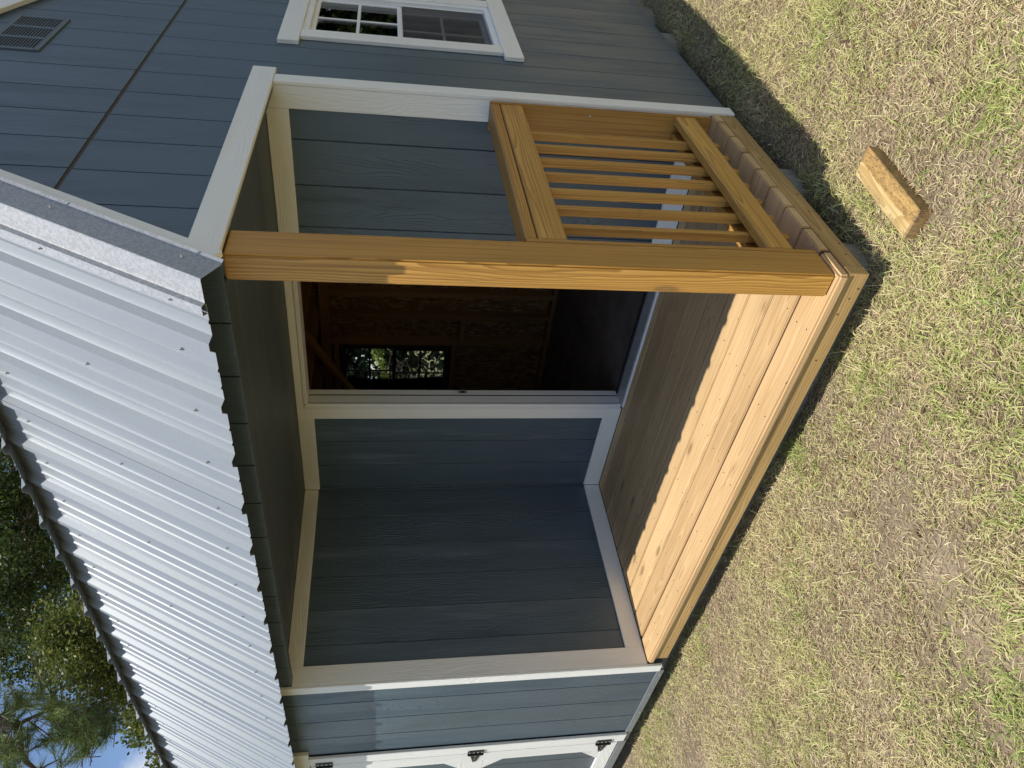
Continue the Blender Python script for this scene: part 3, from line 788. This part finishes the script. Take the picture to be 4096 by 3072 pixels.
# ------------------------------------------------------------------ grass and thatch
def vnoise(x, y, cell, seed):
    g = np.random.default_rng(seed).random((64, 64))
    u, v = x / cell, y / cell
    i, j = np.floor(u).astype(int), np.floor(v).astype(int); fu, fv = u - i, v - j
    fu, fv = fu * fu * (3 - 2 * fu), fv * fv * (3 - 2 * fv)
    a = lambda p, q: g[(i + p) % 64, (j + q) % 64]
    return (a(0, 0) * (1 - fu) + a(1, 0) * fu) * (1 - fv) + (a(0, 1) * (1 - fu) + a(1, 1) * fu) * fv
def fbm(x, y, cell, seed): return .55 * vnoise(x, y, cell, seed) + .3 * vnoise(x, y, cell / 2.1, seed + 1) + .15 * vnoise(x, y, cell / 4.3, seed + 2)
def scatter(n, near):
    """points on the lawn, denser where the lawn is close to the porch front"""
    out = []
    tot = 0
    while tot < n:
        x = rng.uniform(-5.6, 2.6, n * 2); y = rng.uniform(-2.6, 4.6, n * 2)
        keep = ~((x < -.06) & (y > .30)) & ~((y > .0) & (y < .42) & (np.abs((x - .208) * .9945 - (y - .208) * .105) < .058))
        d = np.hypot(x - 1.0, y + 1.2)
        keep &= rng.random(n * 2) < np.clip((2.6 / np.maximum(d, .5)) ** 1.35, .03, 1)
        p = np.stack([x[keep], y[keep]], 1); out.append(p); tot += len(p)
    return np.concatenate(out)[:n]
def blades(name, pts, length, width, lift, curl, cols, yaw=None, z0=0.0):
    n = len(pts)
    yaw = rng.uniform(0, 2 * np.pi, n) if yaw is None else yaw
    dx, dy = np.cos(yaw), np.sin(yaw); nx, ny = -dy, dx
    ca, sa = np.cos(lift), np.sin(lift)
    cb, sb = np.cos(lift - curl), np.sin(lift - curl)
    base = np.stack([pts[:, 0], pts[:, 1], np.full(n, z0) if np.isscalar(z0) else z0], 1)
    d1 = np.stack([dx * ca, dy * ca, sa], 1) * (length * .55)[:, None]
    d2 = np.stack([dx * cb, dy * cb, sb], 1) * (length * .45)[:, None]
    roll = rng.uniform(-.7, .7, n)
    wv = np.stack([nx * np.cos(roll), ny * np.cos(roll), np.sin(roll)], 1) * (width * .5)[:, None]
    p1 = base + d1; p2 = p1 + d2
    p1[:, 2] = np.maximum(p1[:, 2], .0015); p2[:, 2] = np.maximum(p2[:, 2], .001)
    V = np.stack([base - wv * .8, base + wv * .8, p1 + wv, p1 - wv, p2], 1).reshape(-1, 3)
    k = np.arange(n)[:, None] * 5
    C = np.repeat(cols, 5, 0)
    return mesh_np(name, V, k + np.array([[0, 1, 2, 3]]), BLADE, None, C, None, k + np.array([[3, 2, 4]]))
def pick(n, table, jitter=.18):
    t = np.array(table, np.float32); c = t[rng.integers(0, len(t), n)]
    return np.clip(c * rng.uniform(1 - jitter, 1 + jitter, (n, 1)) * rng.uniform(.94, 1.06, (n, 3)), 0, 1)
# dry thatch lying flat
P = scatter(380000, 0)
bare = fbm(P[:, 0], P[:, 1], .55, 3)
P = P[rng.random(len(P)) < np.clip(1.0 - (bare - .60) * 7, .22, 1)]
n = len(P)
tag(blades('dry_thatch', P, rng.uniform(.012, .036, n), rng.uniform(.0013, .0027, n), rng.uniform(-.05, .45, n), rng.uniform(0, .5, n),
    pick(n, [(.68, .56, .34), (.56, .45, .26), (.74, .64, .41), (.42, .32, .19), (.24, .165, .095), (.58, .51, .27), (.34, .26, .15)]), None, rng.uniform(.001, .012, n)),
    'dry straw coloured thatch lying over the lawn', 'thatch', kind='stuff')
# living grass in tufts
P = scatter(380000, 0)
den = fbm(P[:, 0], P[:, 1], .30, 21) + .35 * (fbm(P[:, 0], P[:, 1], .9, 31) - .5)
keep = rng.random(len(P)) < np.clip((den - .24) * 2.6, .06, 1)
P = P[keep]; n = len(P); dn = den[keep]
P = P + rng.normal(0, .006, (n, 2))
L = np.clip(rng.lognormal(-3.5, .38, n), .012, .085) * (0.75 + .7 * np.clip(dn, .2, .9))
tuft = vnoise(P[:, 0], P[:, 1], .045, 77) * 9
def lerp_cols(f):
    stops = np.array([(.50, .40, .23), (.70, .60, .36), (.62, .58, .26), (.45, .49, .16), (.33, .40, .10), (.20, .28, .065)], np.float32)
    f = np.clip(f, 0, .999) * (len(stops) - 1); i = f.astype(int); w = (f - i)[:, None]
    return stops[i] * (1 - w) + stops[np.minimum(i + 1, len(stops) - 1)] * w
def lawn_cols(P, bias):
    k = len(P)
    f = .30 + bias + 1.1 * (fbm(P[:, 0], P[:, 1], .42, 91) - .5) + rng.normal(0, .22, k)
    return np.clip(lerp_cols(f) * rng.uniform(.78, 1.22, (k, 1)), 0, 1)
gc = lawn_cols(P, .14)
tag(blades('grass', P, L, rng.uniform(.0015, .0031, n), rng.uniform(.1, .95, n), rng.uniform(.1, .9, n), gc, tuft + rng.normal(0, .9, n), rng.uniform(0, .004, n)),
    'short patchy green lawn grass around the shed', 'grass', kind='stuff')
# dead leaves and bits of bark in the lawn
P = scatter(420, 0); n = len(P)
tag(blades('leaf_litter', P, rng.uniform(.012, .045, n), rng.uniform(.006, .016, n), rng.uniform(0, .5, n), rng.uniform(-.3, .8, n),
    pick(n, [(.30, .19, .10), (.20, .12, .06), (.40, .30, .17), (.14, .09, .055)], .3), None, rng.uniform(.006, .018, n)), 'dead brown leaf litter scattered in the lawn', 'litter', kind='stuff')
# longer, coarser blades standing out of the lawn
c0 = scatter(1500, 0); c0 = c0[rng.random(len(c0)) < np.clip((fbm(c0[:, 0], c0[:, 1], .5, 51) - .42) * 4, .03, 1)]
P = np.repeat(c0, 8, 0) + rng.normal(0, .02, (len(c0) * 8, 2)); n = len(P)
tag(blades('coarse_grass', P, np.clip(rng.lognormal(-3.0, .35, n), .025, .11), rng.uniform(.0022, .0042, n), rng.uniform(.0, .8, n), rng.uniform(.3, 1.1, n),
    lawn_cols(P, .38), None, 0.0),
    'coarser bright green grass tufts standing above the lawn', 'grass', kind='stuff')

# ------------------------------------------------------------------ trees
def leaf_mesh(name, centers, radii, counts, size, table, parent, flat=.75):
    Vs, Cs = [], []
    for c, r, k in zip(centers, radii, counts):
        d = rng.normal(size=(k, 3)); d /= np.linalg.norm(d, axis=1)[:, None]
        p = np.array(c) + d * (r * rng.random(k) ** .45)[:, None] * np.array([1, 1, flat])
        u = rng.normal(size=(k, 3)); u[:, 2] = u[:, 2] * .6 - .3; u /= np.linalg.norm(u, axis=1)[:, None]
        w = np.cross(u, rng.normal(size=(k, 3))); w /= np.linalg.norm(w, axis=1)[:, None]
        s = size * rng.uniform(.6, 1.3, k)[:, None]
        Vs.append(np.stack([p, p + u * s * .5 + w * s * .3, p + u * s, p + u * s * .5 - w * s * .3], 1).reshape(-1, 3))
        Cs.append(np.repeat(pick(k, table, .3), 4, 0))
    V, C = np.concatenate(Vs), np.concatenate(Cs)
    q = np.arange(len(V)).reshape(-1, 4)
    return mesh_np(name, V, q, LEAF, parent, C)
def limbs(name, paths, parent, mat=BARK, n=7):
    bm = bmesh.new()
    for pts, rads in paths: tube_bm(bm, pts, rads, n)
    return from_bm(name, bm, mat, parent, Matrix.Identity(4), True)
def wob(a, b, k, amp, r0, r1):
    a, b = Vector(a), Vector(b); L = (b - a).length
    pts = [a.lerp(b, i / k) + (Vector((random.uniform(-1, 1), random.uniform(-1, 1), random.uniform(-1, 1))) * amp * L if 0 < i < k else Vector()) for i in range(k + 1)]
    return pts, [r0 + (r1 - r0) * i / k for i in range(k + 1)]
OAK = [(.045, .075, .018), (.06, .095, .022), (.085, .12, .03), (.035, .058, .015), (.12, .15, .035)]
LIT = [(.085, .12, .022), (.12, .15, .03), (.16, .185, .038), (.06, .09, .02), (.21, .215, .05)]
def broadleaf(name, label, base, targets, dist_jit, size, table, per, group=None):
    t = empty(name, None, base)
    tag(t, label, 'tree', group)
    base = Vector(base)
    top = Vector((base.x, base.y, max(p[0].z for p in targets) - 1.0))
    paths = [wob(base, top, 8, .02, .22, .06)]
    cs, rs, ks = [], [], []
    for p, r in targets:
        h = max(1.2, min(top.z, p.z - .9 * (p.xy - base.xy).length * .5))
        st = base.lerp(top, (h - base.z) / max(.1, top.z - base.z))
        paths.append(wob(st, p, 6, .05, .06, .012))
        m_ = max(5, int(14 * r))
        for _ in range(m_):
            d = Vector((random.gauss(0, 1), random.gauss(0, 1), random.gauss(0, .8))).normalized() * r * random.random() ** .5
            q = p + d; rr = random.uniform(.22, .42)
            paths.append(wob(p, q, 3, .08, .016, .004))
            cs.append(q); rs.append(rr); ks.append(int(per * rr * rr * random.uniform(.6, 1.3)))
    limbs('trunk', paths, t, BARK, 6)
    leaf_mesh('crown', cs, rs, ks, size, table, t)
    return t
D1 = 13.5
t1 = [(along(x, y, D1 + random.uniform(-1.2, 2.2)), r) for x, y, r in ((-40, 1620, 1.0), (20, 1800, .9), (60, 1930, .9), (-60, 2000, 1.1), (110, 2080, .8), (160, 2210, .8), (20, 2200, .9), (210, 2330, .7), (90, 2340, .8), (-20, 2400, .9), (60, 2480, .7), (270, 2440, .6), (-120, 2250, 1.2), (-260, 2000, 1.4), (-260, 2400, 1.3), (180, 2500, .5), (10, 2600, .55), (120, 2640, .4), (280, 2250, .7), (380, 2450, .8), (60, 1700, .8))]
b1 = along(300, 2150, D1); broadleaf('oak_tree', 'tall dark leafy oak standing behind the metal roof', (b1.x, b1.y, 0), t1, 0, .062, OAK, 2300, 'trees behind the shed')
D2 = 11.0
t2 = [(along(x, y, D2 + random.uniform(-.6, .8)), r) for x, y, r in ((300, 2470, .35), (330, 2560, .40), (390, 2600, .40), (370, 2700, .40), (430, 2700, .38), (300, 2660, .22), (470, 2770, .2), (520, 2700, .35), (600, 2800, .3), (250, 2560, .22))]
b2 = along(600, 2640, D2); broadleaf('laurel_oak_tree', 'brighter yellow-green leafy tree just above the roof edge', (b2.x, b2.y, 0), t2, 0, .05, LIT, 3600, 'trees behind the shed')
D3 = 16.0
t3 = [(along(x, y, D3 + random.uniform(-.3, .3)), r) for x, y, r in ((590, 2905, .30), (560, 2905, .18), (690, 2960, .5), (655, 3060, .22), (700, 3090, .4))]
b3 = along(900, 3000, D3); broadleaf('young_tree', 'small treetop peeping over the far end of the roof', (b3.x, b3.y, 0), t3, 0, .07, LIT, 2100, 'trees behind the shed')
# pine with drooping needle sprays
def pine():
    D = 10.2
    A = lambda x, y, d=0: along(x, y, D + d)
    g = A(200, 3700); t = empty('pine_tree', None, (g.x, g.y, 0))
    tag(t, 'pine tree with drooping limbs and long needle sprays against the sky', 'tree', 'trees behind the shed')
    trunk_top = A(-900, 3620)
    paths = [wob((g.x, g.y, 0), trunk_top, 8, .01, .2, .09)]
    def poly(pts, r0, r1): paths.append((pts, [r0 + (r1 - r0) * i / (len(pts) - 1) for i in range(len(pts))]))
    poly([A(-700, 3600), A(-420, 3250), A(-180, 2960), A(-20, 2885), A(45, 2895), A(72, 2905)], 0.0840, 0.0525)
    poly([A(72, 2905), A(80, 2960), A(85, 3010), A(110, 3050), A(150, 3085)], 0.0455, 0.0210)
    poly([A(68, 2902), A(105, 2880), A(150, 2860), A(200, 2830)], 0.0280, 0.0126)
    poly([A(-40, 2890), A(20, 2850), A(70, 2820), A(90, 2775), A(150, 2775)], 0.0315, 0.0126)
    poly([A(150, 3085), A(190, 3060), A(240, 3035)], 0.0140, 0.0056)
    poly([A(200, 2830), A(260, 2840), A(330, 2850), A(420, 2840)], 0.0154, 0.0056)
    poly([A(200, 2830), A(230, 2890), A(270, 2950)], 0.0126, 0.0056)
    poly([A(260, 2840), A(330, 2900), A(380, 2960)], 0.0112, 0.0042)
    poly([A(110, 2880), A(180, 2930), A(220, 2960)], 0.0098, 0.0042)
    poly([A(330, 2850), A(420, 2900), A(450, 2940)], 0.0098, 0.0042)
    sprays = []
    def spread(cx, cy, sx, sy, k, dark=0):
        for _ in range(int(k * .62)): sprays.append((A(random.gauss(cx, sx), random.gauss(cy, sy), random.uniform(-.8, .8)), dark))
    spread(210, 2850, 45, 32, 46); spread(260, 2910, 45, 35, 48); spread(330, 2870, 45, 34, 60); spread(410, 2870, 35, 35, 48, 1)
    spread(340, 2955, 35, 25, 22); spread(25, 3010, 30, 40, 40); spread(60, 3060, 40, 30, 26); spread(120, 2800, 60, 25, 24, 1); spread(60, 2830, 45, 25, 16, 1)
    spread(200, 2985, 14, 8, 6); spread(290, 3030, 16, 8, 6); spread(340, 3010, 16, 14, 6); spread(130, 2935, 20, 25, 12, 1); spread(440, 2920, 14, 18, 10, 1)
    spread(-250, 3000, 120, 120, 40); spread(-150, 3200, 150, 90, 40)
    Vs, Cs = [], []
    for p, dark in sprays:
        ax = Vector((random.gauss(0, 1), random.gauss(0, 1), random.gauss(-.1, .6))).normalized()
        q = p - ax * random.uniform(.10, .2)
        paths.append(([q - ax * .15, q, p], [.005, .004, .0025]))
        k = 60
        d = rng.normal(size=(k, 3)) * .42 + np.array(ax) * 1.0; d /= np.linalg.norm(d, axis=1)[:, None]
        st = np.array(q) + np.array(ax) * rng.uniform(0, .16, (k, 1))
        w = np.cross(d, rng.normal(size=(k, 3))); w /= np.linalg.norm(w, axis=1)[:, None]
        L = rng.uniform(.12, .21, (k, 1))
        Vs.append(np.stack([st - w * .0028, st + w * .0028, st + d * L], 1).reshape(-1, 3))
        tb = [(.10, .14, .05), (.075, .105, .04), (.13, .17, .065)] if dark else [(.19, .25, .08), (.25, .31, .10), (.13, .185, .06)]
        Cs.append(np.repeat(pick(k, tb, .25), 3, 0))
    limbs('trunk', paths, t, BARK, 5)
    V = np.concatenate(Vs)
    mesh_np('crown', V, None, NEEDLE, t, np.concatenate(Cs), None, np.arange(len(V)).reshape(-1, 3))
pine()
# ------------------------------------------------------------------ growth seen through the rear window
def W(px, py, y):
    d = along(px, py, 1.0) - CAM
    return CAM + d * ((y - CAM.y) / d.y)
sb = empty('shrub', None, (W(1500, 1480, 5.2).x, 5.2, 0))
tag(sb, 'sunlit bright green leafy shrub seen through the rear window', 'shrub')
cs = [W(x, y, 5.2 + random.uniform(-.15, .15)) for x, y in ((1515, 1425), (1525, 1455), (1530, 1490), (1540, 1520), (1510, 1440), (1500, 1410), (1545, 1535), (1410, 1560), (1425, 1550), (1520, 1400))]
leaf_mesh('foliage', cs, [.085] * 10, [34] * 10, .055, [(.20, .27, .05), (.26, .32, .07), (.14, .20, .04)], sb)
limbs('stem', [wob((sb.location.x, 5.2, 0), cs[3], 5, .04, .012, .006), wob(cs[3], cs[4], 4, .05, .006, .003), wob((sb.location.x - .3, 5.2, 0), cs[7], 5, .05, .01, .004)], sb, TWIG, 5)
bs = empty('bare_shrub', None, (W(1700, 1500, 5.6).x, 5.6, 0))
tag(bs, 'leafless tangle of pale twigs seen through the rear window', 'shrub')
paths = []
for _ in range(26):
    a = W(random.uniform(1500, 1790), random.uniform(1560, 1720), 5.6 + random.uniform(-.3, .3)); b = W(random.uniform(1440, 1780), random.uniform(1390, 1560), 5.6 + random.uniform(-.3, .3))
    paths.append(wob(a, b, 6, .09, .0038, .0018))
limbs('twig', paths, bs, TWIG, 5)
lg = [W(x, y, 7.0) for x, y in ((1900, 1533), (1700, 1533), (1600, 1536), (1450, 1532), (1300, 1530), (900, 1525), (500, 1520))]
lg = [Vector((lg[0].x, 7.0, 0))] + lg
rt = empty('slim_tree', None, lg[0]); tag(rt, 'slim tree with a pale sunlit trunk outside the rear window', 'tree')
limbs('trunk', [(lg, [.06, .055, .055, .05, .05, .05, .045, .03])], rt, TWIG, 10)
leaf_mesh('crown', [lg[-1] + Vector((random.gauss(-.3, .5), random.gauss(1.5, .45), random.gauss(.9, .4))) for _ in range(24)], [.35] * 24, [160] * 24, .07, OAK, rt)
hb = empty('hedge_tree', None, (-6.5, 9, 0))
tag(hb, 'dark dense evergreen filling the rear window behind the twigs', 'tree')
hc = [(-7.2 + random.uniform(-3.6, 3.6), 9.3 + random.uniform(-.8, .8), random.uniform(.3, 4.6)) for _ in range(150)]
leaf_mesh('crown', hc, [.7] * 150, [300] * 150, .13, [(.022, .035, .012), (.03, .05, .015), (.016, .026, .01)], hb)
limbs('trunk', [wob((-6.5, 9, 0), (-6.4, 9, 4), 6, .02, .18, .06)], hb)

# woodland edge past the rear right corner (it is mirrored in the gable window)
for k, (x, y, h, lab) in enumerate(((3.4, 15.5, 7.5, 'dark leafy tree mirrored in the upper window panes of the gable'), (5.6, 17.0, 8.5, 'tall dark tree past the rear right corner of the shed'), (8.8, 15.0, 7.0, 'broad dark tree farthest right past the shed corner'))):
    tg = [(Vector((x + random.gauss(0, 1.3), y + random.gauss(0, .7), h * random.random() ** 1.7 + .35)), random.uniform(.8, 1.2)) for _ in range(30)]
    broadleaf('woodland_tree', lab, (x, y, 0), tg, 0, .24, OAK, 330, 'woodland edge')
